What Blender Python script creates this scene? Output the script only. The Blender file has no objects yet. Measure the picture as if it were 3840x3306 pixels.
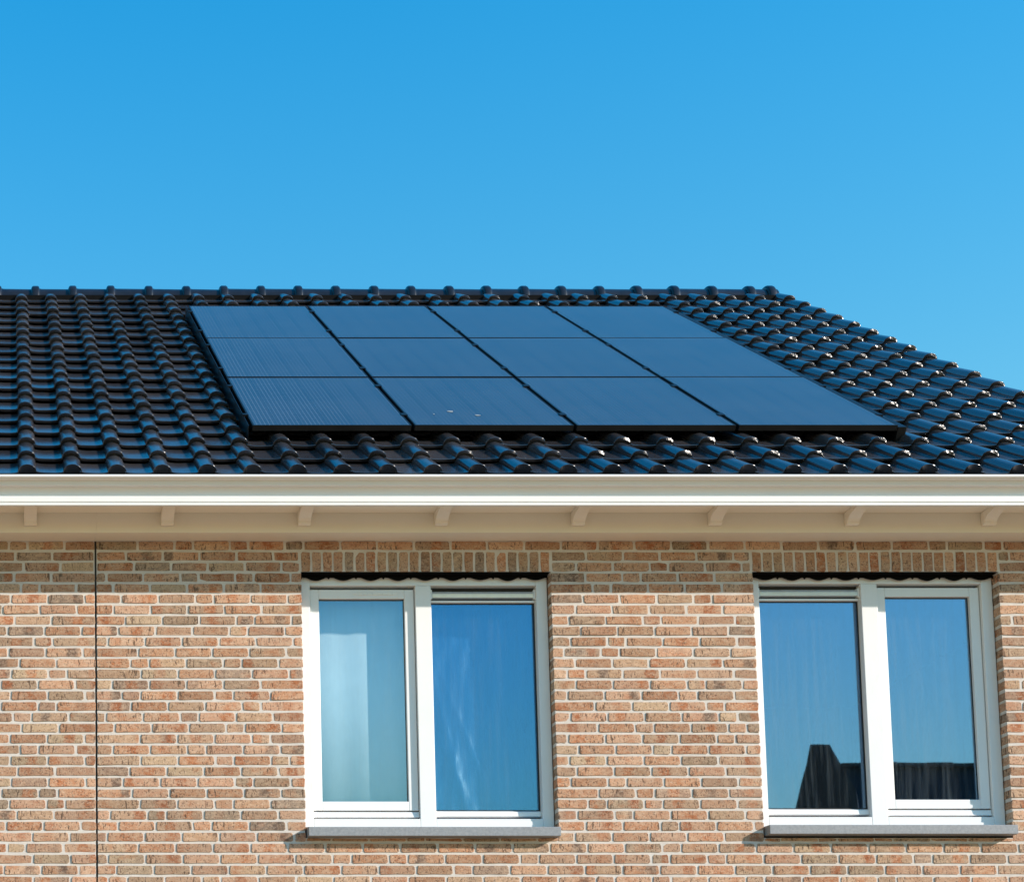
import bpy, bmesh, math, random
from mathutils import Vector, Matrix
R = math.radians
random.seed(11)
scene = bpy.context.scene
col = scene.collection

# ---------------------------------------------------------------- camera, sky, sun, exposure
F_PX, PITCH, PPX, PPY = 7005.0, R(6.2), 40.0, 3660.0          # focal length and optical centre on the 3840 x 3306 photograph
CAM = Vector((0.0, -11.0, 1.6))
cd = bpy.data.cameras.new('camera')
cam = bpy.data.objects.new('camera', cd); col.objects.link(cam)
cam.location = CAM
cam.rotation_euler = (R(90) + PITCH, 0, 0)
cd.sensor_fit = 'HORIZONTAL'; cd.sensor_width = 36.0
cd.lens = F_PX / 3840 * 36.0
cd.shift_x = (1920 - PPX) / 3840
cd.shift_y = (PPY - 1653) / 3840
cd.clip_start = 0.1; cd.clip_end = 2000
scene.camera = cam

SUN = Vector((2.0, -1.0, 0.97)).normalized()                   # towards the sun
ELEV = math.asin(SUN.z); AZ = math.atan2(SUN.x, SUN.y)          # azimuth clockwise from +Y
w = bpy.data.worlds.new('World'); scene.world = w; w.use_nodes = True
nt = w.node_tree; nt.nodes.clear()
out = nt.nodes.new('ShaderNodeOutputWorld'); bg = nt.nodes.new('ShaderNodeBackground')
sky = nt.nodes.new('ShaderNodeTexSky'); sky.sky_type = 'NISHITA'; sky.sun_disc = False
sky.sun_elevation = ELEV; sky.sun_rotation = AZ
sky.air_density = 2.5; sky.dust_density = 0.0; sky.ozone_density = 8.0
hsv = nt.nodes.new('ShaderNodeHueSaturation')
hsv.inputs['Hue'].default_value = 0.5035; hsv.inputs['Saturation'].default_value = 1.40; hsv.inputs['Value'].default_value = 1.0
bg.inputs['Strength'].default_value = 0.15
nt.links.new(sky.outputs[0], hsv.inputs['Color']); nt.links.new(hsv.outputs[0], bg.inputs['Color'])
nt.links.new(bg.outputs[0], out.inputs[0])

sl = bpy.data.lights.new('sun', 'SUN'); sl.energy = 4.0; sl.angle = R(0.53); sl.color = (1.0, 0.90, 0.80)
so = bpy.data.objects.new('sun', sl); col.objects.link(so)
so.rotation_euler = SUN.to_track_quat('Z', 'Y').to_euler(); so.location = SUN * 40

vs = scene.view_settings
vs.view_transform = 'Standard'; vs.look = 'None'; vs.exposure = 0.8; vs.gamma = 1.0; vs.use_curve_mapping = False
scene.cycles.max_bounces = 8; scene.cycles.transparent_max_bounces = 12

# ---------------------------------------------------------------- helpers
class MB:
    """collects faces, builds one mesh object"""
    def __init__(s): s.v = []; s.f = []; s.sm = []; s.mi = []; s.tone = []; s.lx = None
    def poly(s, pts, smooth=False, mi=0, tone=0.0):
        n = len(s.v); s.v += [tuple(p) for p in pts]; s.f.append(tuple(range(n, n + len(pts))))
        s.sm.append(smooth); s.mi.append(mi); s.tone += [tone] * len(pts)
    def grid(s, rows, smooth=True, mi=0, tone=0.0):
        n = len(s.v); m = len(rows[0])
        for r in rows: s.v += [tuple(p) for p in r]; s.tone += [tone] * m
        for i in range(len(rows) - 1):
            for j in range(m - 1):
                a = n + i * m + j
                s.f.append((a, a + 1, a + m + 1, a + m)); s.sm.append(smooth); s.mi.append(mi)
    def box(s, x0, x1, y0, y1, z0, z1, mi=0, tone=0.0):
        p = [(x, y, z) for x in (x0, x1) for y in (y0, y1) for z in (z0, z1)]
        n = len(s.v); s.v += p; s.tone += [tone] * 8
        for q in ((0, 1, 3, 2), (4, 6, 7, 5), (0, 4, 5, 1), (2, 3, 7, 6), (0, 2, 6, 4), (1, 5, 7, 3)):
            s.f.append(tuple(n + i for i in q)); s.sm.append(False); s.mi.append(mi)
    def extrude_x(s, prof, x0, x1, closed=True, smooth=False):
        """profile of (y,z) points swept along x, with caps"""
        n = len(prof); rng = range(n if closed else n - 1)
        for i in rng:
            a = prof[i]; b = prof[(i + 1) % n]
            s.poly([(x0, a[0], a[1]), (x1, a[0], a[1]), (x1, b[0], b[1]), (x0, b[0], b[1])], smooth)
        if closed:
            s.poly([(x0, p[0], p[1]) for p in prof]); s.poly([(x1, p[0], p[1]) for p in reversed(prof)])
    def add(s, verts, faces, mi=0, tone=0.0, smooth=False):
        n = len(s.v); s.v += [tuple(p) for p in verts]; s.tone += [tone] * len(verts)
        for f in faces: s.f.append(tuple(n + i for i in f)); s.sm.append(smooth); s.mi.append(mi)
    def mesh(s, name, mats, weld=False, bevel=0.0):
        me = bpy.data.meshes.new(name); me.from_pydata(s.v, [], s.f)
        for m in (mats if isinstance(mats, (list, tuple)) else [mats]): me.materials.append(m)
        for p, sm, mi in zip(me.polygons, s.sm, s.mi): p.use_smooth = sm; p.material_index = mi
        at = me.attributes.new('tone', 'FLOAT', 'POINT')
        at.data.foreach_set('value', s.tone)
        if s.lx:
            al = me.attributes.new('along', 'FLOAT', 'POINT'); al.data.foreach_set('value', s.lx)
        bm = bmesh.new(); bm.from_mesh(me)
        if weld or bevel: bmesh.ops.remove_doubles(bm, verts=bm.verts, dist=1e-5)
        bmesh.ops.recalc_face_normals(bm, faces=bm.faces)
        if bevel:
            es = [e for e in bm.edges if len(e.link_faces) == 2 and e.calc_face_angle(0) > 0.6]
            bmesh.ops.bevel(bm, geom=es, offset=bevel, segments=2, profile=0.5, affect='EDGES', clamp_overlap=True)
        bm.to_mesh(me); bm.free(); me.update()
        return me
    def build(s, name, mats, parent=None, loc=None, weld=False, bevel=0.0):
        return put(name, s.mesh(name, mats, weld, bevel), parent, loc)

def put(name, me, parent=None, loc=None):
    o = bpy.data.objects.new(name, me); col.objects.link(o)
    if parent: o.parent = parent
    if loc: o.location = loc
    return o
def tag(o, label, cat, group=None, kind=None):
    o['label'] = label; o['category'] = cat
    if group: o['group'] = group
    if kind: o['kind'] = kind
    return o
def empty(name, loc=(0, 0, 0)):
    o = bpy.data.objects.new(name, None); o.location = loc; o.empty_display_size = .2; col.objects.link(o); return o

def to_px(p):
    """pixel on the 3840 x 3306 photograph; only used to choose which repeats show largest"""
    d = Vector(p) - CAM
    z = d.y * math.cos(PITCH) + d.z * math.sin(PITCH)
    return PPX + F_PX * d.x / z, PPY - F_PX * (-d.y * math.sin(PITCH) + d.z * math.cos(PITCH)) / z

# ---------------------------------------------------------------- materials
class NT:
    def __init__(s, name):
        s.m = bpy.data.materials.new(name); s.m.use_nodes = True; s.t = s.m.node_tree
        s.p = s.t.nodes.get('Principled BSDF'); s.o = s.t.nodes.get('Material Output')
    def n(s, typ, ins=None, **kw):
        nd = s.t.nodes.new(typ)
        for k, v in kw.items(): setattr(nd, k, v)
        for k, v in (ins or {}).items():
            if isinstance(v, bpy.types.NodeSocket): s.t.links.new(v, nd.inputs[k])
            else: nd.inputs[k].default_value = v
        return nd
    def link(s, a, b): s.t.links.new(a, b)
    def ramp(s, fac, stops, interp='LINEAR'):
        nd = s.n('ShaderNodeValToRGB', {'Fac': fac}); cr = nd.color_ramp; cr.interpolation = interp
        while len(cr.elements) < len(stops): cr.elements.new(0.5)
        for e, (pos, c) in zip(cr.elements, stops):
            e.position = pos; e.color = (c, c, c, 1) if isinstance(c, (int, float)) else (*c, 1)
        return nd.outputs['Color']
    def mix(s, fac, a, b, mode='MIX'):
        nd = s.n('ShaderNodeMix', data_type='RGBA', blend_type=mode)
        for k, v in ((0, fac), (6, a), (7, b)):
            if isinstance(v, bpy.types.NodeSocket): s.link(v, nd.inputs[k])
            else: nd.inputs[k].default_value = (*v, 1) if isinstance(v, tuple) else v
        return nd.outputs[2]
    def math(s, op, a, b=0.0):
        nd = s.n('ShaderNodeMath', operation=op)
        for k, v in ((0, a), (1, b)):
            if isinstance(v, bpy.types.NodeSocket): s.link(v, nd.inputs[k])
            else: nd.inputs[k].default_value = v
        return nd.outputs[0]
    def pos(s, scale=(1, 1, 1)):
        g = s.n('ShaderNodeNewGeometry')
        return s.n('ShaderNodeMapping', {'Vector': g.outputs['Position'], 'Scale': scale}).outputs[0]
    def noise(s, vec, scale, detail=4, rough=.55):
        return s.n('ShaderNodeTexNoise', {'Vector': vec, 'Scale': scale, 'Detail': detail, 'Roughness': rough}).outputs['Fac']
    def bump(s, h, strength, dist):
        b = s.n('ShaderNodeBump', {'Height': h, 'Strength': strength, 'Distance': dist}); s.link(b.outputs[0], s.p.inputs['Normal'])
    def base(s, c):
        if isinstance(c, bpy.types.NodeSocket): s.link(c, s.p.inputs['Base Color'])
        else: s.p.inputs['Base Color'].default_value = (*c, 1)
    def set(s, **kw):
        for k, v in kw.items():
            k = k.replace('_', ' ')
            if isinstance(v, bpy.types.NodeSocket): s.link(v, s.p.inputs[k])
            else: s.p.inputs[k].default_value = v

def simple(name, c, rough=.5, var=.06, scale=6.0, metallic=0.0, spec=.5, bump=0.0):
    t = NT(name)
    n = t.noise(t.pos(), scale, 5)
    lo = tuple(max(0, x * (1 - var)) for x in c); hi = tuple(min(1, x * (1 + var)) for x in c)
    t.base(t.ramp(n, [(.3, lo), (.7, hi)]))
    t.set(Roughness=rough, Metallic=metallic, Specular_IOR_Level=spec)
    if bump: t.bump(t.noise(t.pos(), scale * 20, 3), .5, bump)
    return t.m

def brick_mat():
    t = NT('hand_formed_brick')
    oi = t.n('ShaderNodeObjectInfo'); at = t.n('ShaderNodeAttribute', attribute_name='tone')
    tone = t.math('FRACT', t.math('ADD', oi.outputs['Random'], at.outputs['Fac']))
    base = t.ramp(tone, [(0.0, (.50, .285, .175)), (.10, (.48, .25, .145)), (.22, (.54, .345, .235)), (.36, (.52, .30, .20)),
                         (.48, (.455, .32, .215)), (.58, (.46, .225, .125)), (.66, (.53, .335, .225)), (.76, (.33, .245, .17)),
                         (.82, (.50, .30, .205)), (.90, (.29, .22, .17)), (.95, (.48, .36, .24)), (1.0, (.50, .285, .175))])
    # a shift per brick so that the stains on neighbours never join up
    sh = t.n('ShaderNodeCombineXYZ', {'X': t.math('MULTIPLY', tone, 37.0), 'Z': t.math('MULTIPLY', tone, 91.0)})
    v = t.n('ShaderNodeVectorMath', {0: t.pos(), 1: sh.outputs[0]}, operation='ADD').outputs[0]
    v2 = t.n('ShaderNodeMapping', {'Vector': v, 'Scale': (1, 1, 1.6)}).outputs[0]
    al = t.n('ShaderNodeAttribute', attribute_name='along').outputs['Fac']
    rnd = lambda k: t.math('FRACT', t.math('MULTIPLY', tone, k))
    sgn = t.math('SUBTRACT', t.math('MULTIPLY', t.math('LESS_THAN', rnd(17.3), .72), 2.0), 1.0)
    along = t.math('MULTIPLY', al, sgn)
    # firing marks: one end of many bricks burnt orange or grey, with a soft, uneven border
    nz = t.math('MULTIPLY', t.math('SUBTRACT', t.noise(v, 34.0, 4, .65), .5), .085)
    pos_ = t.math('SUBTRACT', t.math('ADD', along, nz), t.math('SUBTRACT', t.math('MULTIPLY', rnd(29.7), .085), .035))
    rise = t.n('ShaderNodeMapRange', {'Value': pos_, 'From Min': -.006, 'From Max': .012}).outputs[0]
    fall = t.n('ShaderNodeMapRange', {'Value': pos_, 'From Min': .056, 'From Max': .074, 'To Min': 1.0, 'To Max': .12}).outputs[0]
    band = t.math('MULTIPLY', rise, fall)
    st = t.ramp(rnd(41.9), [(.22, 0.0), (.80, 1.0)])
    gm_ = t.math('GREATER_THAN', rnd(53.1), .80)
    mark = t.mix(gm_, t.mix(rnd(67.7), (.46, .185, .085), (.34, .115, .05)), (.165, .115, .09))
    c = t.mix(t.math('MULTIPLY', t.math('MULTIPLY', band, st), .92), base, mark)
    red = t.ramp(t.noise(v2, 9.0, 3, .55), [(.56, 0.0), (.66, 1.0)])
    c = t.mix(t.math('MULTIPLY', red, .40), c, (.45, .16, .065))
    pale = t.ramp(t.noise(v2, 26.0, 5, .65), [(.44, 0.0), (.60, 1.0)])
    c = t.mix(t.math('MULTIPLY', pale, .5), c, (.62, .45, .325))
    grey = t.ramp(t.noise(v, 7.0, 3), [(.62, 0.0), (.74, 1.0)])
    c = t.mix(t.math('MULTIPLY', grey, .6), c, (.20, .155, .125))
    # sand pits and folds left by hand forming
    pit = t.ramp(t.noise(v, 95.0, 3, .75), [(.38, 1.0), (.45, 0.0)])
    c = t.mix(t.math('MULTIPLY', pit, .8), c, (.13, .08, .055))
    warp = t.n('ShaderNodeMapping', {'Vector': v, 'Rotation': (0, R(42), 0), 'Scale': (75, 60, 17)}).outputs[0]
    lf = t.n('ShaderNodeMapRange', {'Value': along, 'From Min': -.10, 'From Max': .06, 'To Min': .455, 'To Max': .33}).outputs[0]
    fold = t.n('ShaderNodeMapRange', {'Value': t.math('SUBTRACT', lf, t.noise(warp, 1.0, 3, .65)), 'From Min': 0.0, 'From Max': .03}).outputs[0]
    c = t.mix(t.math('MULTIPLY', fold, .8), c, (.095, .062, .045))
    lite = t.ramp(t.noise(v, 110.0, 3, .7), [(.58, 0.0), (.68, 1.0)])
    c = t.mix(t.math('MULTIPLY', lite, .6), c, (.72, .57, .44))
    val = t.n('ShaderNodeMapRange', {'Value': rnd(83.3), 'To Min': .78, 'To Max': 1.12}).outputs[0]
    c = t.mix(1.0, t.mix(1.0, c, t.n('ShaderNodeCombineXYZ', {'X': val, 'Y': val, 'Z': val}).outputs[0], 'MULTIPLY'), (.95, .905, .87), 'MULTIPLY')
    t.base(c); t.set(Roughness=.92, Specular_IOR_Level=.2)
    h = t.math('SUBTRACT', t.noise(v, 70.0, 6, .7), t.math('ADD', t.math('MULTIPLY', fold, .7), t.math('MULTIPLY', pit, .35)))
    t.bump(h, .55, .005)
    return t.m

def mortar_mat():
    t = NT('pale_mortar')
    v = t.pos()
    c = t.ramp(t.noise(v, 14.0, 6, .65), [(.25, (.54, .48, .43)), (.75, (.66, .605, .55))])
    t.base(c); t.set(Roughness=.95, Specular_IOR_Level=.15)
    t.bump(t.noise(v, 160.0, 4, .7), .5, .003)
    return t.m

def tile_mat(name, dust=.35, k=1.0):
    t = NT(name)
    oi = t.n('ShaderNodeObjectInfo'); at = t.n('ShaderNodeAttribute', attribute_name='tone')
    tone = t.math('FRACT', t.math('ADD', oi.outputs['Random'], at.outputs['Fac']))
    v = t.pos()
    c = t.ramp(tone, [(0, (.030 * k, .028 * k, .031 * k)), (.5, (.042 * k, .039 * k, .042 * k)), (1, (.062 * k, .055 * k, .056 * k))])
    d = t.ramp(t.noise(v, 16.0, 6, .7), [(.55, 0.0), (.75, 1.0)])
    c = t.mix(t.math('MULTIPLY', d, dust), c, (.10, .070, .052))
    t.base(c)
    r = t.ramp(t.noise(v, 30.0, 4, .6), [(.3, .11), (.75, .21)])
    t.set(Roughness=r, Specular_IOR_Level=.85, IOR=1.7)
    t.bump(t.noise(v, 34.0, 4, .6), .12, .004)
    return t.m

def panel_glass():
    t = NT('black_cell_glass')
    tc = t.n('ShaderNodeTexCoord')
    sep = t.n('ShaderNodeSeparateXYZ', {'Vector': tc.outputs['Object']})
    def lines(src, pitch, width):
        f = t.math('FRACT', t.math('DIVIDE', src, pitch))
        return t.math('LESS_THAN', f, width)
    bus = lines(sep.outputs['X'], .0265, .24)
    cellx = lines(sep.outputs['X'], .159, .02); cells = lines(sep.outputs['Y'], .159, .02)
    c = t.mix(bus, (.030, .030, .034), (.080, .090, .108))
    c = t.mix(t.math('MAXIMUM', cellx, cells), c, (.010, .012, .018))
    n = t.noise(t.pos(), 2.2, 4)
    c = t.mix(t.math('MULTIPLY', t.ramp(n, [(.35, 0.0), (.8, 1.0)]), .10), c, (.16, .17, .18))
    t.base(c); t.set(Roughness=.11, Specular_IOR_Level=.33)
    return t.m

def window_glass(name, tint=(.66, .82, .97), refl=.40, streak=0.0, through=(.78, .90, .95)):
    t = NT(name)
    gl = t.n('ShaderNodeBsdfGlossy', {'Color': (*tint, 1), 'Roughness': .012})
    tr = t.n('ShaderNodeBsdfTransparent', {'Color': (*through, 1)})
    v = t.pos((1, 1, .05))
    s = t.ramp(t.noise(v, 38.0, 4, .7), [(.46, .07), (.80, .9)])
    spots = t.ramp(t.noise(t.pos(), 150.0, 2, .5), [(.70, 0.0), (.76, 1.0)])
    wav = t.noise(t.pos((1, 1, .6)), 2.3, 2)
    b = t.n('ShaderNodeBump', {'Height': wav, 'Strength': .06, 'Distance': .002})
    t.link(b.outputs[0], gl.inputs['Normal'])
    mx = t.n('ShaderNodeMixShader', {0: refl}); t.link(tr.outputs[0], mx.inputs[1]); t.link(gl.outputs[0], mx.inputs[2])
    df = t.n('ShaderNodeBsdfDiffuse', {'Color': (.40, .45, .48, 1)})
    m2 = t.n('ShaderNodeMixShader', {0: t.math('MULTIPLY', t.math('MAXIMUM', s, spots), streak)})
    t.link(mx.outputs[0], m2.inputs[1]); t.link(df.outputs[0], m2.inputs[2]); t.link(m2.outputs[0], t.o.inputs['Surface'])
    return t.m

def painted(name, c, rough=.35, dirt=.16):
    t = NT(name)
    v = t.pos()
    n = t.noise(v, 3.0, 5, .6); g = t.ramp(t.noise(t.pos((1, 1, .3)), 40.0, 5, .7), [(.58, 0.0), (.85, 1.0)])
    cc = t.ramp(n, [(.3, tuple(x * .96 for x in c)), (.7, c)])
    cc = t.mix(t.math('MULTIPLY', g, dirt), cc, (.42, .36, .28))
    t.base(cc); t.set(Roughness=rough, Specular_IOR_Level=.45)
    t.bump(t.noise(v, 90.0, 3), .10, .001)
    return t.m

def stone_mat():
    t = NT('blue_grey_stone')
    v = t.pos()
    c = t.ramp(t.noise(v, 60.0, 6, .75), [(.3, (.19, .20, .215)), (.7, (.29, .30, .315))])
    sp = t.ramp(t.noise(v, 240.0, 2, .5), [(.68, 0.0), (.74, 1.0)])
    c = t.mix(t.math('MULTIPLY', sp, .5), c, (.55, .55, .54))
    t.base(c); t.set(Roughness=.6); t.bump(t.noise(v, 120.0, 4), .3, .001)
    return t.m

M_BRICK = brick_mat(); M_MORTAR = mortar_mat()
M_TILE = tile_mat('black_glazed_tile', .22); M_RIDGE = simple('black_glazed_ridge', (.010, .009, .010), .32, .4, 9, spec=.45)
M_WHITE = painted('white_window_paint', (.79, .785, .78)); M_EAVES = painted('cream_white_eaves_paint', (.86, .79, .68), .4, .02)
M_GUTTER = painted('white_gutter_paint', (.79, .775, .755), .38, .02); M_STONE = stone_mat(); M_PANEL = panel_glass()
M_BLACK = simple('black_anodised_metal', (.007, .007, .007), .42, .2, 20, spec=.25)
M_ALU = simple('bare_aluminium', (.62, .62, .62), .3, .08, 30, metallic=1.0)
M_LEAD = simple('black_rubber_flashing', (.004, .004, .004), .85, .3, 30, spec=.08)
M_GLASS = window_glass('coated_window_glass', (.44, .62, .90), .29, .09)
M_GLASS2 = window_glass('coated_window_glass_clean', (.55, .78, 1.0), .20, .04, (.85, .91, .93))
M_GLASS3 = window_glass('blue_window_glass', (.22, .52, .86), .26, .05)
M_ROOM = simple('plaster_room_wall', (.35, .34, .32), .9)
M_CURTAIN = simple('pale_blind_cloth', (.83, .84, .80), .9, .04, 12, bump=.002)
M_DARKROOF = simple('dark_far_roof', (.030, .032, .031), .8, .45, 7, spec=.2)
M_FARWALL = simple('dark_brick_far_wall', (.16, .10, .07), .9, .25, 9)
M_HOUSE = simple('tan_brick_gable', (.40, .27, .18), .92, .2, 12)
M_SEAL = simple('dark_joint_sealant', (.035, .033, .03), .8)
M_RUBBER = simple('black_window_gasket', (.012, .012, .013), .5)
M_GROUND = simple('sandy_paving', (.40, .265, .15), .95, .18, .6)

# ---------------------------------------------------------------- ground
g = MB(); g.poly([(-600, -600, 0), (600, -600, 0), (600, 600, 0), (-600, 600, 0)])
gr = g.build('ground', M_GROUND); gr['kind'] = 'structure'; gr['label'] = 'sandy paved ground around the house'

# ---------------------------------------------------------------- main dimensions of the house
XL, XR = -3.0, 6.99                  # wall ends
JX = 0.515                           # expansion joint
CZ0, CP = 5.393, 0.0664              # first bed joint below the eaves, course pitch
JT = 0.0152                           # joint width
WIN = [dict(x0=1.762, x1=3.274, ml=2.466, mr=2.562, dz=0.0, sash='left'),
       dict(x0=4.500, x1=5.988, ml=5.184, mr=5.282, dz=0.012, sash='right')]
SILL_B = 3.628                       # underside of the stone sills
ZTOP = 5.2602                        # underside of the soldier courses
AL = R(34.4); SN, CS = math.sin(AL), math.cos(AL)
EY, EZ = -0.40, 5.685                # a point of the tile plane
RY = 5.46                            # ridge line
def slope(x, s, h=0.0):              # a point s up the front slope, h above the tile plane
    return (x, EY + s * CS - h * SN, EZ + s * SN + h * CS)
S_TOP = (RY - EY) / CS
RIDGE_Z = EZ + S_TOP * SN

house = empty('brick_house')
tag(house, 'tan brick house with black tiled roof and two white double windows', 'house')

# wall core: mortar with openings, gable and back walls
wm = MB()
xs = [XL, JX - .006, JX + .006, WIN[0]['x0'] - .003, WIN[0]['x1'] + .003, WIN[1]['x0'] - .003, WIN[1]['x1'] + .003, XR]
zs = [0, SILL_B, ZTOP + .004, 5.60]
for i in range(len(xs) - 1):
    for k in range(3):
        if i == 1: continue
        if i in (3, 5) and k == 1: continue
        wm.poly([(xs[i], .0016, zs[k]), (xs[i + 1], .0016, zs[k]), (xs[i + 1], .0016, zs[k + 1]), (xs[i], .0016, zs[k + 1])])
for W in WIN:
    a, b = W['x0'] - .003, W['x1'] + .003; z0, z1 = SILL_B, ZTOP + .004
    wm.poly([(a, .003, z0), (a, .003, z1), (a, .15, z1), (a, .15, z0)])
    wm.poly([(b, .003, z0), (b, .003, z1), (b, .15, z1), (b, .15, z0)])
    wm.poly([(a, .003, z1), (b, .003, z1), (b, .15, z1), (a, .15, z1)])
    wm.poly([(a, .003, z0), (b, .003, z0), (b, .15, z0), (a, .15, z0)])
wall = wm.build('wall', M_MORTAR, house)
js = MB(); js.box(JX - .0058, JX + .0058, .009, .05, 0, 5.5); js.build('expansion_joint', M_SEAL, wall)
gw = MB()
yb = 2 * RY
for x in (XL, XR):
    gw.poly([(x, .02, 0), (x, yb, 0), (x, yb, 5.6), (x, RY, RIDGE_Z - .12), (x, .02, 5.6)])
gw.poly([(XL, yb, 0), (XR, yb, 0), (XR, yb, 5.6), (XL, yb, 5.6)])
gw.build('gable_wall', M_HOUSE, house)

# ---------------------------------------------------------------- bricks
def brick_shape(L, H, D, rnd):
    """an uneven hand-formed brick face: ten-cornered outline with a worn arris, sides running back to D"""
    c = lambda: rnd.uniform(.002, .011)
    j = lambda: rnd.uniform(-.0026, .0026)
    a, b, d, e = c(), c(), c(), c()
    x0, x1, z0, z1 = -L / 2, L / 2, -H / 2, H / 2
    o = [(x0 + a, z0 + j()), (j() * 2, z0 + j()), (x1 - b, z0 + j()), (x1 + j(), z0 + b * .7), (x1 + j(), z1 - d * .7),
         (x1 - d, z1 + j()), (j() * 3, z1 + j()), (x0 + e, z1 + j()), (x0 + j(), z1 - e * .7), (x0 + j(), z0 + a * .7)]
    n = len(o); bev = .0016
    tilt = rnd.uniform(-.0012, .0012); tz = rnd.uniform(-.0008, .0008); yo = rnd.uniform(-.0034, .0003) - (.0016 if rnd.random() < .12 else 0)
    V = []; Fc = []
    for x, z in o:                                               # front face, inset
        V.append((x - math.copysign(min(bev, abs(x)), x), yo + tilt * x / (L / 2) + tz * z / (H / 2), z - math.copysign(bev, z) * .8))
    for x, z in o: V.append((x, yo + .0022, z))
    for x, z in o: V.append((x, D, z))
    Fc.append(tuple(range(n - 1, -1, -1)))
    for r in (0, n):
        for i in range(n):
            k = (i + 1) % n; Fc.append((r + i, r + k, r + n + k, r + n + i))
    return V, Fc
_bcache = {}
def brick_mesh(L, H, deep):
    """shared meshes: the nearest of a few variants for common sizes"""
    key = (round(L, 3), round(H, 3), deep)
    lst = _bcache.setdefault(key, [])
    if len(lst) < 9 and not (len(lst) >= 1 and key[0] not in (.205, .094, .046)):
        mb = MB(); V, Fc = brick_shape(L, H, .078 if deep else .022, random); mb.add(V, Fc); mb.lx = [q[0] for q in V]
        me = mb.mesh('brick', M_BRICK); lst.append(me); return me
    return random.choice(lst)

PITCH_B = .2235
pieces = []                           # (x0, x1, z0, z1, deep)
prev = []
rb = random.Random(5)
def row_cuts(prev):
    best = None
    for _ in range(40):
        x = XL - rb.uniform(0, PITCH_B); cuts = []; run = 0
        while x < XR + .3:
            cuts.append(x)
            if rb.random() < .17 and run > 0: x += PITCH_B / 2; run = 0
            else: x += PITCH_B; run += 1
        bad = sum(1 for c in cuts if any(abs(c - p) < .038 for p in prev))
        if best is None or bad < best[0]: best = (bad, cuts)
        if bad == 0: break
    return best[1]
for k in range(-1, 81):
    zt = CZ0 - CP * k; zb = zt - CP
    if zb < 0: break
    cuts = row_cuts(prev); prev = cuts
    spans = [(XL, JX - .006), (JX + .006, XR)]
    cut_top = None
    def carve(spans, a, b):
        o = []
        for s0, s1 in spans:
            if b <= s0 or a >= s1: o.append((s0, s1)); continue
            if a > s0: o.append((s0, a))
            if b < s1: o.append((b, s1))
        return o
    if 0 <= k < 2:                                               # soldier courses
        for W in WIN: spans = carve(spans, W['x0'] - .010, W['x1'] + .006)
    elif k >= 2 and zb > SILL_B:
        for W in WIN: spans = carve(spans, W['x0'], W['x1'])
    under = (zb < SILL_B < zt)
    extra = []
    if under:
        for W in WIN:
            spans = carve(spans, W['x0'] + .0, W['x1'] - .0); extra.append((W['x0'], W['x1']))
    for (s0, s1) in spans + extra:
        ed = [s0] + [c for c in cuts if s0 + .05 < c < s1 - .05] + [s1]
        for a, b in zip(ed, ed[1:]):
            left_edge, right_edge = a == s0, b == s1
            jl = 0 if left_edge and s0 != XL else JT / 2
            jr = 0 if right_edge and s1 != XR else JT / 2
            if (s0, s1) in extra: jl = jr = .004
            if 0 <= k < 2: jl, jr = max(jl, .006), max(jr, .006)
            deep = any(abs(a - W['x1']) < 1e-6 or abs(b - W['x0']) < 1e-6 for W in WIN) and not under
            z1 = zt - JT / 2; z0 = zb + JT / 2
            if (s0, s1) in extra: z1 = SILL_B - .003
            pieces.append((a + jl, b - jr, z0, z1, deep))
soldiers = []
for W in WIN:
    n = 23; xa, xb = W['x0'] - .004, W['x1'] + .002; p = (xb - xa) / n
    for i in range(n):
        soldiers.append((xa + p * i + .0065, xa + p * (i + 1) - .0065, ZTOP + .0045, CZ0 - JT / 2, True))
def visible_area(p):
    x0, x1, z0, z1 = p[:4]
    u0, v0 = to_px((x0, 0, z0)); u1, v1 = to_px((x1, 0, z1))
    du = min(u1, 3840) - max(u0, 0); dv = min(v0, 3306) - max(v1, 2030)
    return du * dv if du > 0 and dv > 0 else 0
ranked = sorted(pieces, key=visible_area, reverse=True)
singles = set(id(p) for p in ranked[:300 - len(soldiers)])
rest = MB(); rest.lx = []; rt = random.Random(3)
for p in pieces:
    x0, x1, z0, z1, deep = p
    L, H = x1 - x0, z1 - z0
    if L < .015 or H < .006: continue
    ctr = ((x0 + x1) / 2, 0, (z0 + z1) / 2)
    if id(p) in singles:
        put('brick', brick_mesh(L, H, deep), wall, ctr)
    else:
        V, Fc = brick_shape(L, H, .078 if deep else .022, random)
        if H < .03: V, Fc = brick_shape(L, max(H, .012), .022, random)
        rest.lx += [q[0] for q in V]
        rest.add([(v[0] + ctr[0], v[1], v[2] + ctr[2]) for v in V], Fc, tone=rt.random())
bs = rest.build('brick_remainder', M_BRICK, wall); bs['kind'] = 'stuff'
for p in soldiers:
    x0, x1, z0, z1, deep = p
    key = (round(x1 - x0, 3), round(z1 - z0, 3), 'soldier')
    lst = _bcache.setdefault(key, [])
    if len(lst) < 6:
        V, Fc = brick_shape(z1 - z0, x1 - x0, .078, random)      # laid on end
        mb = MB(); mb.add([(v[2], v[1], v[0]) for v in V], Fc); lst.append(mb.mesh('soldier_brick', M_BRICK))
    put('soldier_brick', random.choice(lst), wall, ((x0 + x1) / 2, 0, (z0 + z1) / 2))
# weep joints above and below windows: dark boxes stand in for gap shade
for (x, k) in ((.752, -1), (1.395, -1), (2.10, -1), (3.10, -1), (1.99, 27), (4.72, 27), (5.73, 27), (2.93, 27)):
    zt = CZ0 - CP * k
    m = MB(); m.box(-.006, .006, .0005, .02, -.024, .024)
    m.build('weep_joint_shade', M_SEAL, wall, (x, 0, zt - CP / 2))

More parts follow.
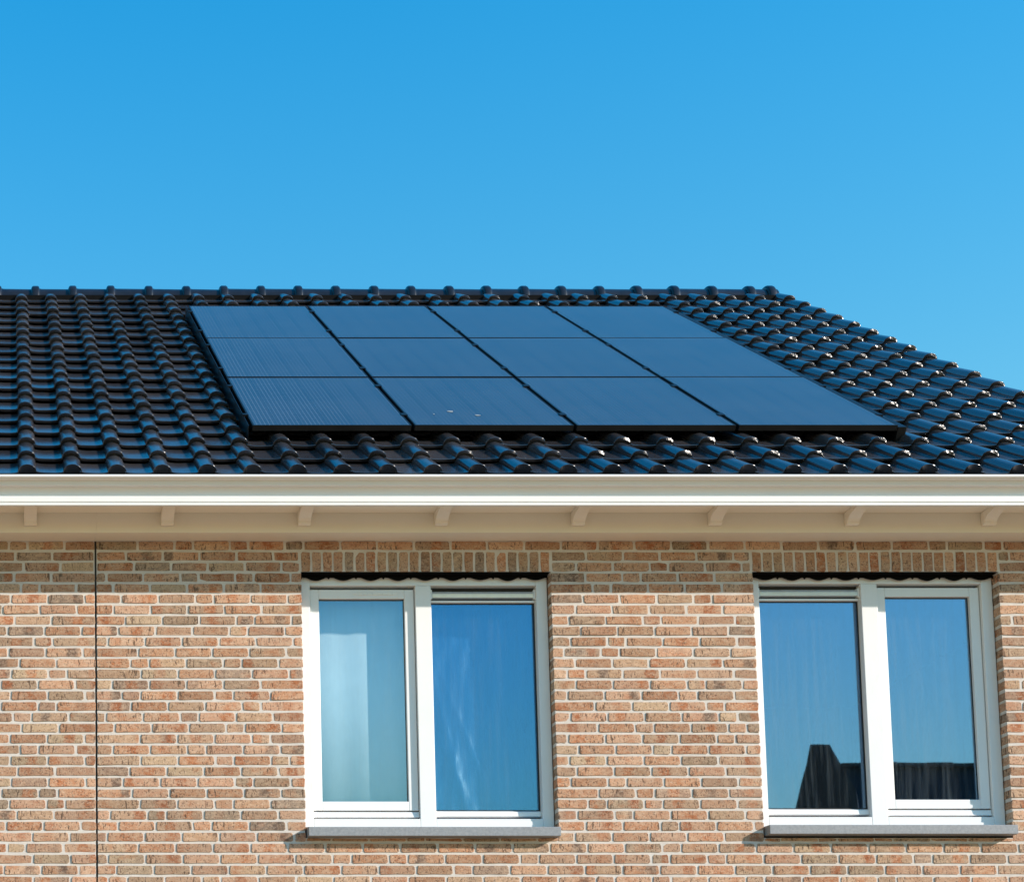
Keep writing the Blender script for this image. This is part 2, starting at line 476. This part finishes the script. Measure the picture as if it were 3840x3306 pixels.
# ---------------------------------------------------------------- eaves: soffit, fascia, brackets, gutter
fm = MB(); fm.box(XL, JX - .0003, -.145, .02, 5.456, 5.576); fm.build('fascia_board', M_EAVES, house)
fm = MB(); fm.box(JX + .0003, XR, -.145, .02, 5.456, 5.576); fm.build('fascia_board', M_EAVES, house)
sm_ = MB(); sm_.box(XL, XR, -.388, .02, 5.5765, 5.60); sm_.build('soffit_board', M_EAVES, house)
for i in range(-3, 9):
    xb_ = .118 + .8205 * i
    if xb_ > XR - .1 or xb_ < XL: continue
    prof = [(-.146, 5.5762), (-.146, 5.497)]
    prof += [(-.168, 5.494), (-.182, 5.498)]
    for t in range(8):                                           # hollow quarter curve rising to the front
        a = R(90) * t / 7
        prof.append((-.186 - .15 * (1 - math.cos(a)), 5.502 + .052 * math.sin(a) * .98))
    prof += [(-.352, 5.560), (-.352, 5.5762)]
    m = MB(); m.extrude_x(prof, -.038, .038); m.build('bracket', M_EAVES, house, (xb_, 0, 0), weld=True, bevel=.003)
# gutter: bead, cove, double fillet
gp = [(-.455, 5.686), (-.485, 5.686), (-.487, 5.679), (-.485, 5.672), (-.472, 5.670)]
for t in range(11):
    a = R(90) * t / 10
    gp.append((-.472 + .082 * math.sin(a), 5.667 - .080 * (1 - math.cos(a))))
gp = gp[:-1]
gp += [(-.3925, 5.5865), (-.407, 5.5845), (-.410, 5.580), (-.410, 5.5515), (-.404, 5.549), (-.4035, 5.5455), (-.409, 5.543), (-.409, 5.530), (-.405, 5.527), (-.389, 5.527), (-.389, 5.5755), (-.150, 5.601), (-.150, 5.640), (-.440, 5.640), (-.450, 5.678)]
gm = MB(); gm.extrude_x(gp, XL, XR)
gt = gm.build('gutter', M_GUTTER, house, weld=True)
for p in gt.data.polygons: p.use_smooth = True
gt.data.set_sharp_from_angle(angle=R(22))

# ---------------------------------------------------------------- roof
rf = MB()
u0, u1 = XL, XR + .03
rf.poly([slope(u0, -.02, -.012), slope(u1, -.02, -.012), slope(u1, S_TOP, -.012), slope(u0, S_TOP, -.012)])
bk = lambda p: (p[0], 2 * RY - p[1], p[2])
rf.poly([bk(slope(u0, -.02, .02)), bk(slope(u1, -.02, .02)), bk(slope(u1, S_TOP, .02)), bk(slope(u0, S_TOP, .02))])
roof = rf.build('roof', M_RIDGE, house)
GA, TW = .3643, .2652                                            # row gauge, tile cover width
X_ROLL0, S_ROW0 = .100, .045
PROF = [(-.222, .004), (-.210, .002), (-.196, -.003), (-.165, -.005), (-.13, -.0055), (-.095, -.005), (-.068, -.003), (-.0560, .001), (-.0540, .014), (-.046, .030),
        (-.029, .042), (-.006, .0470), (.014, .0455), (.033, .038), (.046, .025), (.0525, .010), (.0550, -.004)]
LIP = .036
def tile_shape(rnd, verge=False, L=GA + .035):
    """one roof tile in slope coordinates (u across, s up the slope, h out)"""
    P = [(u, h + rnd.uniform(-.0006, .0006)) for u, h in PROF]
    if verge: P = P[:-2] + [(.056, .004), (.060, -.012), (.061, -.075)]
    mb = []
    tw = rnd.uniform(-.0025, .0025)
    front = [(u, 0.0, h + LIP + tw * u / .2) for u, h in P]
    nose = [(u, -.0015, h + LIP - .0018 + tw * u / .2) for u, h in P]
    low = [(u * (.97 if abs(u) < .0605 else 1), .0015 + .53 * (max(h, 0) + .021), LIP - .021 + min(h, 0) + tw * u / .2) for u, h in P]
    back = [(u, L, h + .0005 + (GA + .035 - L) * .10) for u, h in P]
    return [back, front], [front, nose], [nose, low]
_tv = []
TOP_L = .262
def make_tile_mesh(verge=False, L=GA + .035):
    mb = MB()
    for k, rows in enumerate(tile_shape(random, verge, L)):
        mb.grid([[(p[0], p[1] * CS - p[2] * SN, p[1] * SN + p[2] * CS) for p in r] for r in rows], smooth=(k < 2))
    me = mb.mesh('roof_tile', M_TILE); me.set_sharp_from_angle(angle=R(38)); return me
TV = [make_tile_mesh() for _ in range(6)]; TVV = [make_tile_mesh(True) for _ in range(2)]; TT = [make_tile_mesh(False, TOP_L) for _ in range(3)]; TTV = [make_tile_mesh(True, TOP_L)]
cands = []
for r in range(19):
    for c in range(-11, 27):
        x = X_ROLL0 + TW * c; s = S_ROW0 + GA * r
        u, v = to_px(slope(x - .1, s + .1, .03))
        inview = -120 < u < 3990
        covered = 1.50 < x - .20 and x + .04 < 5.60 and s > 1.12 and s + GA < 5.62
        cands.append((inview and not covered, v, c, r, x, s))
vis = sorted([q for q in cands if q[0]], key=lambda q: -q[1])
one = set((q[2], q[3]) for q in vis[:300])
trest = MB()
for ok, v, c, r, x, s in cands:
    jx = random.uniform(-.002, .002); jh = random.uniform(-.0012, .0018); js_ = random.uniform(-.004, .004)
    o = slope(x + jx, s + js_, jh)
    if (c, r) in one:
        t = put('roof_tile', random.choice((TTV if c == 26 else TT) if r == 18 else (TVV if c == 26 else TV)), roof, o)
        t.rotation_euler = (random.uniform(-.010, .010), random.uniform(-.013, .013), random.uniform(-.008, .008))
    else:
        tone = random.random()
        for k, rows in enumerate(tile_shape(random, c == 26, TOP_L if r == 18 else GA + .035)):
            trest.grid(smooth=(k < 2), rows=[[(p[0] + o[0], p[1] * CS - p[2] * SN + o[1], p[1] * SN + p[2] * CS + o[2]) for p in q] for q in rows], tone=tone)
ts = trest.build('roof_tile_remainder', M_TILE, roof); ts['kind'] = 'stuff'; ts.data.set_sharp_from_angle(angle=R(38))

# ridge tiles: half-round caps with a raised collar
def ridge_mesh(L):
    mb = MB(); N = 12
    def ring(x, ry, rz, skirt):
        pts = [(x, -ry - .004, -skirt)]
        for i in range(N + 1):
            a = math.pi * i / N
            pts.append((x, -ry * math.cos(a), rz * math.sin(a)))
        pts.append((x, ry + .004, -skirt)); return pts
    secs = [(-.045, .155, .133, .008), (-.037, .170, .150, .030), (-.026, .176, .157, .036), (.016, .176, .157, .036), (.027, .170, .150, .030), (.033, .155, .133, .010), (.05, .151, .129, .004), (L, .147, .125, .004)]
    mb.grid([ring(*q) for q in secs], smooth=True)
    mb.poly(ring(*secs[0])); mb.poly(list(reversed(ring(*secs[-1]))))
    me = mb.mesh('ridge_tile', M_RIDGE); me.set_sharp_from_angle(angle=R(40)); return me
RM = ridge_mesh(.355); RE = ridge_mesh(.06)
RP = .3448
x_last = 7.025
xr = [x_last - .045] + [x_last - .24 - RP * i for i in range(29)]
for i, x in enumerate(xr):
    if i == 1:
        me = ridge_mesh(.20)
    else: me = RE if i == 0 else RM
    o = put('ridge_tile', me, roof, (x + random.uniform(-.004, .004), RY, RIDGE_Z - .077 + random.uniform(-.002, .002)))
    o.rotation_euler = (random.uniform(-.01, .01), random.uniform(-.004, .004), random.uniform(-.006, .006))

us = MB(); us.box(XL, XR + .03, RY - .262, RY + .262, RIDGE_Z - .25, RIDGE_Z - .116); us.build('ridge_underlay', M_LEAD, roof)
# ---------------------------------------------------------------- windows
def window(W):
    x0, x1, ml, mr, dz = W['x0'], W['x1'], W['ml'], W['mr'], W['dz']
    FR = .070
    HU = 5.200 + dz; SB = 3.706; RT = 3.757 + dz
    fr = MB()
    a0, a1 = x0 + .062, x1 - .070
    top = 5.257
    fr.box(x0 + .003, a0, FR, .145, SB, top); fr.box(a1, x1 - .004, FR, .145, SB, top)
    fr.box(a0 + .0003, a1 - .0003, FR + .0006, .145, HU, top - .001)
    fr.box(a0 + .0003, ml - .0003, FR + .0006, .145, SB, RT); fr.box(mr + .0003, a1 - .0003, FR + .0006, .145, SB, RT)
    fr.box(ml, mr, FR, .145, SB + .001, HU - .0005)
    win = fr.build('window', M_WHITE, house, bevel=.0025)
    def ring(mb, xa, xb, za, zb, w_l, w_r, w_b, w_t, y0, y1):
        mb.box(xa, xa + w_l, y0, y1, za, zb); mb.box(xb - w_r, xb, y0, y1, za, zb)
        mb.box(xa + w_l + .0003, xb - w_r - .0003, y0 + .0005, y1, za, za + w_b)
        mb.box(xa + w_l + .0003, xb - w_r - .0003, y0 + .0005, y1, zb - w_t, zb)
    for side, (xa, xb) in (('left', (a0, ml)), ('right', (mr, a1))):
        if side == W['sash']:
            s = MB(); ring(s, xa + .004, xb - .004, 3.812 + dz, 5.182 + dz, .054, .058, .056, .056, .094, .145)
            sash = s.build('sash', M_WHITE, win, bevel=.003)
            gk = MB(); ring(gk, xa + .056, xb - .060, 3.866 + dz, 5.128 + dz, .005, .005, .005, .006, .1175, .128)
            gk.build('gasket', M_RUBBER, win)
            b = MB(); b.extrude_x([(.088, 3.770 + dz), (.145, 3.764 + dz), (.145, 3.806 + dz), (.094, 3.803 + dz)], xa + .003, xb - .003)
            b.build('weather_bar', M_WHITE, win, bevel=.0015)
            p = MB(); p.box(xa + .0605, xb - .0645, .121, .126, 3.8705 + dz, 5.1225 + dz)
            p.build('pane', M_GLASS2 if W is WIN[0] else M_GLASS, win)
            if W is WIN[0]:                                       # remains of a label strip on the top rail
                lb = MB()
                for q in range(9):
                    xx = xa + .27 + q * .030; hh = .006 + .006 * random.random()
                    lb.box(xx, xx + .022 + .008 * random.random(), .0905, .0955, 5.158 - hh, 5.158 + hh * .6)
                lb.build('tape_remnant', M_TAPE, win)
        else:
            gz = 5.104 + dz
            b = MB()
            b.extrude_x([(.102, 3.778 + dz), (.145, 3.774 + dz), (.145, 3.816 + dz), (.128, 3.816 + dz), (.104, 3.806 + dz)], xa + .001, xb - .001)
            b.build('glazing_bead', M_WHITE, win, bevel=.0015)
            b = MB(); b.box(xa + .001, xb - .001, .104, .145, gz, gz + .013); b.build('glazing_bead', M_WHITE, win, bevel=.002)
            k = MB()
            k.box(xa + .002, xb - .002, .128, .145, gz + .0135, HU - .0005); k.build('vent_slot', M_RUBBER, win)
            v = MB()
            v.extrude_x([(.108, gz + .024), (.092, gz + .027), (.089, gz + .050), (.094, gz + .064), (.127, gz + .067), (.127, gz + .024)], xa + .012, xb - .012)
            v.build('vent_grille', M_ALUV, win, bevel=.0015)
            e = MB(); e.box(xa + .001, xa + .0115, .09, .127, gz + .018, gz + .075); e.build('vent_end_cap', M_WHITE, win)
            e = MB(); e.box(xb - .0115, xb - .001, .09, .127, gz + .018, gz + .075); e.build('vent_end_cap', M_WHITE, win)
            gk = MB(); ring(gk, xa + .0006, xb - .0006, 3.8165 + dz, gz - .0005, .004, .007, .004, .005, .122, .134)
            gk.build('gasket', M_RUBBER, win)
            p = MB(); p.box(xa + .005, xb - .008, .127, .132, 3.821 + dz, gz - .006); p.build('pane', M_GLASS3 if W is WIN[0] else M_GLASS, win)
    # scalloped flashing hanging under the soldier course
    pts_top = 5.2575; xs0, xs1 = x0 + .004, x1 - .004; n = 9; per = (xs1 - xs0) / n
    low = []
    for i in range(n):
        cx = xs0 + per * i
        d = random.uniform(-.003, .003)
        low += [(cx + .004, 5.232), (cx + .012, 5.244)]
        for t in range(9):
            a = t / 8
            low.append((cx + .034 + (per - .048) * a, 5.243 - (.017 + d) * math.sin(math.pi * a)))
        low += [(cx + per - .006, 5.244)]
    low.append((xs1, 5.232))
    fl = MB()
    for (xa, za), (xb, zb) in zip(low, low[1:]):
        for y in (.050, .054):
            fl.poly([(xa, y, za), (xb, y, zb), (xb, y, pts_top), (xa, y, pts_top)])
        fl.poly([(xa, .05, za), (xb, .05, zb), (xb, .054, zb), (xa, .054, za)])
    fl.poly([(xs0, -.0005, 5.2592), (xs1, -.0005, 5.2592), (xs1, .10, 5.2592), (xs0, .10, 5.2592)])
    fl.poly([(xs0, -.0005, 5.2575), (xs1, -.0005, 5.2575), (xs1, -.0005, 5.2592), (xs0, -.0005, 5.2592)])
    fl.build('flashing', M_LEAD, win, weld=True)
    # stone sill
    s = MB(); s.extrude_x([(-.070, SILL_B + dz), (.145, SILL_B + .002 + dz), (.145, SB - .0015), (.072, SB - .002), (.066, SB - .004 ), (-.066, 3.683 + dz), (-.070, 3.680 + dz)], x0 + .008, x1 - .006)
    s.build('window_sill', M_STONE, house, weld=True, bevel=.002)
    return win
M_TAPE = simple('white_tape', (.8, .8, .78), .7)
M_ALUV = simple('pale_aluminium_vent', (.66, .69, .71), .35, .05, 20, metallic=.6)
for W in WIN: window(W)
# rooms behind the panes
for xa, xb in ((1.0, 3.9), (4.0, 6.9)):
    m = MB(); m.box(xa, xb, .146, 4.0, 2.8, 5.45)
    me = m.mesh('room', M_ROOM)
    bm = bmesh.new(); bm.from_mesh(me)
    ff = [f for f in bm.faces if f.calc_center_median().y < .2]; bmesh.ops.delete(bm, geom=ff, context='FACES')
    bmesh.ops.reverse_faces(bm, faces=bm.faces); bm.to_mesh(me); bm.free()
    put('room', me, house)

# pale blind hanging behind the left pane of the first window
cm = MB(); rows = []
for i in range(2):
    z = (3.72, 5.19)[i]
    rows.append([(1.80 + .70 * k / 40, .207 + .003 * math.sin(k * .55), z) for k in range(41)])
cm.grid(rows); cu = cm.build('blind', M_CURTAIN)
md = cu.modifiers.new('thickness', 'SOLIDIFY'); md.thickness = .003
tag(cu, 'pale blind behind the leftmost pane, half sunlit', 'blind')
# creased plastic film behind the right pane of the first window
t = NT('creased_blue_film')
v = t.pos()
wv = t.n('ShaderNodeMapping', {'Vector': v, 'Rotation': (0, R(-16), 0), 'Scale': (9, 1, 1.3)}).outputs[0]
h = t.noise(wv, 1.6, 4, .6)
t.base(t.mix(t.ramp(h, [(.4, 0.0), (.75, 1.0)]), (.02, .10, .22), (.06, .17, .31)))
t.set(Roughness=.40, Specular_IOR_Level=.55); t.bump(h, .3, .02)
M_FILM = t.m
fm_ = MB(); rows = []
def crease(x, z):
    h = 0.0
    for (a, b, c, w_, amp) in ((1.0, .30, 3.93, .035, .016), (1.0, .22, 3.62, .05, .014), (1.0, .38, 4.42, .03, .012), (1.0, .12, 3.02, .04, .012), (1.0, .45, 4.55, .06, .012), (1.0, -.10, 2.30, .03, .010), (1.0, .05, 2.72, .02, .009), (1.0, .02, 2.63, .022, .010)):
        d = (a * x + b * z - c) / w_
        h += 1.35 * amp * math.exp(-abs(d)) * (.6 + .4 * math.sin(3.1 * z + 9 * c))
    return h + .006 * math.sin(11 * (x + .3 * z)) + .0025 * math.sin(43 * x - 17 * z + 2 * math.sin(7 * z))
for i in range(60):
    z = 3.77 + 1.40 * i / 59; rows.append([])
    for k in range(70):
        x = 2.435 + .80 * k / 69
        rows[-1].append((x, .225 - crease(x, z), z))
fm_.grid(rows); fi = fm_.build('plastic_sheet', M_FILM)
md = fi.modifiers.new('thickness', 'SOLIDIFY'); md.thickness = .001
tag(fi, 'creased blue plastic sheet behind the second pane from the left', 'plastic sheet')

# ---------------------------------------------------------------- solar panels
PX0, PP = 1.513, 1.0205
PS0, PSP = .9414, 1.6063
PH = .120
ROT = Matrix.Rotation(AL, 4, 'X')
PW, PL, PT = .999, 1.588, .036
def panel_parts():
    fr = MB(); w_ = .010
    for x0, x1, y0, y1 in ((0, w_, 0, PL), (PW - w_, PW, 0, PL), (w_ + .0002, PW - w_ - .0002, .0004, w_), (w_ + .0002, PW - w_ - .0002, PL - w_, PL - .0004)):
        fr.box(x0, x1, y0, y1, -PT, 0)
    gl = MB(); gl.box(w_ + .0004, PW - w_ - .0004, w_ + .0004, PL - w_ - .0004, -.008, -.0012)
    return fr.mesh('frame', M_BLACK, bevel=.001), gl.mesh('glass', M_PANEL)
FRM, GLM = panel_parts()
ROWN = ['bottom row', 'middle row', 'top row']
COLN = ['left end', 'second from the left', 'second from the right', 'right end']
for r in range(3):
    for c in range(4):
        p = empty('solar_panel', slope(PX0 + PP * c + .010, PS0 + PSP * r, PH))
        jr = random.uniform(-.0022, .0022)
        p.rotation_euler = (AL + jr, random.uniform(-.0018, .0018), 0)
        p.location.z += random.uniform(-.001, .001)
        lab = f'black solar panel in the {ROWN[r]} of the roof array, {COLN[c]}'
        if (r, c) == (0, 1): lab = 'black solar panel with pale bird droppings, bottom row, second from the left'
        tag(p, lab, 'solar panel', 'solar panels on the tiled roof')
        put('frame', FRM, p); put('glass', GLM, p)
        if (r, c) == (0, 1):
            dm = MB()
            for (cx, cy, rx, ry) in ((.31, .42, .020, .028), (.46, .30, .022, .016), (.185, .335, .007, .012)):
                n = 10; pts = [(cx + rx * math.cos(6.283 * k / n) * random.uniform(.6, 1.15), cy + ry * math.sin(6.283 * k / n) * random.uniform(.6, 1.15), .0006) for k in range(n)]
                dm.poly(pts); 
            d = dm.build('bird_dropping', simple('white_dropping', (.26, .27, .27), .8), p)
sk = MB(); sk.box(-.026, -.0225, .004, 3 * PSP - .018, -.112, -.004)
sko = sk.build('side_trim', M_BLACK, None, slope(PX0 + .010, PS0, PH)); sko.rotation_euler = (AL, 0, 0)
tag(sko, 'black trim strip closing the left side of the solar array', 'panel trim', kind='thing')
sk = MB(); sk.box(4 * PP - .006, 4 * PP + .048, .004, 3 * PSP - .018, -.112, -.012)
sko = sk.build('side_trim', M_BLACK, None, slope(PX0, PS0, PH)); sko.rotation_euler = (AL, 0, 0)
tag(sko, 'black trim strip closing the right side of the solar array', 'panel trim', kind='thing')
# mounting rails with clamps
for r in range(3):
    for q, fq in enumerate((.20, .80)):
        s = PS0 + PSP * r + PL * fq
        rl = empty('mounting_rail', slope(PX0, s, PH))
        rl.rotation_euler = (AL, 0, 0)
        tag(rl, f'black mounting rail with clamps under the {"lower" if q == 0 else "upper"} half of the {ROWN[r].replace(" row", "")} panel row', 'mounting rail', 'mounting rails under the solar panels')
        m = MB(); m.box(-.008, 4 * PP - .012, -.02, .02, -.078, -PT - .001); m.build('rail', M_BLACK, rl)
        e = MB(); e.box(-.013, -.0085, -.018, .018, -.076, -PT - .004); e.build('end_cap', M_BLACK, rl)
        for c in range(5):
            x = c * PP - .0005
            cl = MB()
            if c in (0, 4):
                sg = 1 if c == 0 else -1
                x = -.001 if c == 0 else 4 * PP + .0005
                cl.box(min(x - .016 * sg, x + .018 * sg), max(x - .016 * sg, x + .018 * sg), -.02, .02, .0006, .004)
                cl.box(min(x - .016 * sg, x + .008 * sg), max(x - .016 * sg, x + .008 * sg), -.02, .02, -PT, .0006)
            else:
                cl.box(x - .020, x + .020, -.03, .03, .0006, .0045); cl.box(x - .008, x + .008, -.028, .028, -PT, .0006)
            cl.build('clamp', M_BLACK, rl)

# ---------------------------------------------------------------- houses across the street, seen mirrored in the right window
def far_house(name, prof_xz, y0, y1, wall_z, label, x0, x1):
    h_ = empty(name, (x0, y0, 0)); tag(h_, label, 'house')
    w_ = MB(); w_.box(x0, x1, y1 + .2, y0 - .2, 0, wall_z); o = w_.build('wall', M_FARWALL); o.parent = h_; o.location = (-x0, -y0, 0)
    return h_
h1 = empty('opposite_house', (13, -22, 0)); tag(h1, 'steep dark roofed house mirrored low in the third pane from the left', 'house')
def prism(pts, name, mat, parent):                               # the house stands turned: its sides run off towards the right
    m = MB(); f = [(p[0] - 13, 0, p[1]) for p in pts]; b = [(p[0] - 13 + 3.9, -8, p[1]) for p in pts]
    for i in range(len(pts)):
        k = (i + 1) % len(pts); m.poly([f[i], f[k], b[k], b[i]])
    m.poly(f); m.poly(list(reversed(b))); m.build(name, mat, parent)
prism([(13.45, 5.6), (14.52, 9.45), (14.87, 9.45), (15.30, 8.62), (15.58, 5.6)], 'roof', M_DARKROOF, h1)
prism([(13.55, 0), (13.55, 5.59), (15.5, 5.59), (15.5, 0)], 'wall', M_FARWALL, h1)
h2 = far_house('opposite_house', None, -22.3, -29.7, 5.6, 'long dark roofed house mirrored low in the rightmost pane', 16.8, 28.2)
m = MB()
for a, b in (((0, 5.5), (-3.7, 9.93)), ((-7.4, 5.5), (-3.7, 9.93))):
    m.poly([(-.02 + .02, a[0], a[1]), (11.4, a[0], a[1]), (11.4, b[0], b[1]), (0, b[0], b[1])])
for x in (0, 11.4): m.poly([(x, 0, 5.5), (x, -3.7, 9.93), (x, -7.4, 5.5)])
m.build('roof', M_DARKROOF, h2)
for i in range(20):
    k = MB(); k.box(.03 + i * .56, .03 + i * .56 + .54, -3.85, -3.55, 9.90, 9.98 + random.uniform(-.03, .03)); k.build('ridge_tile', M_DARKROOF, h2)
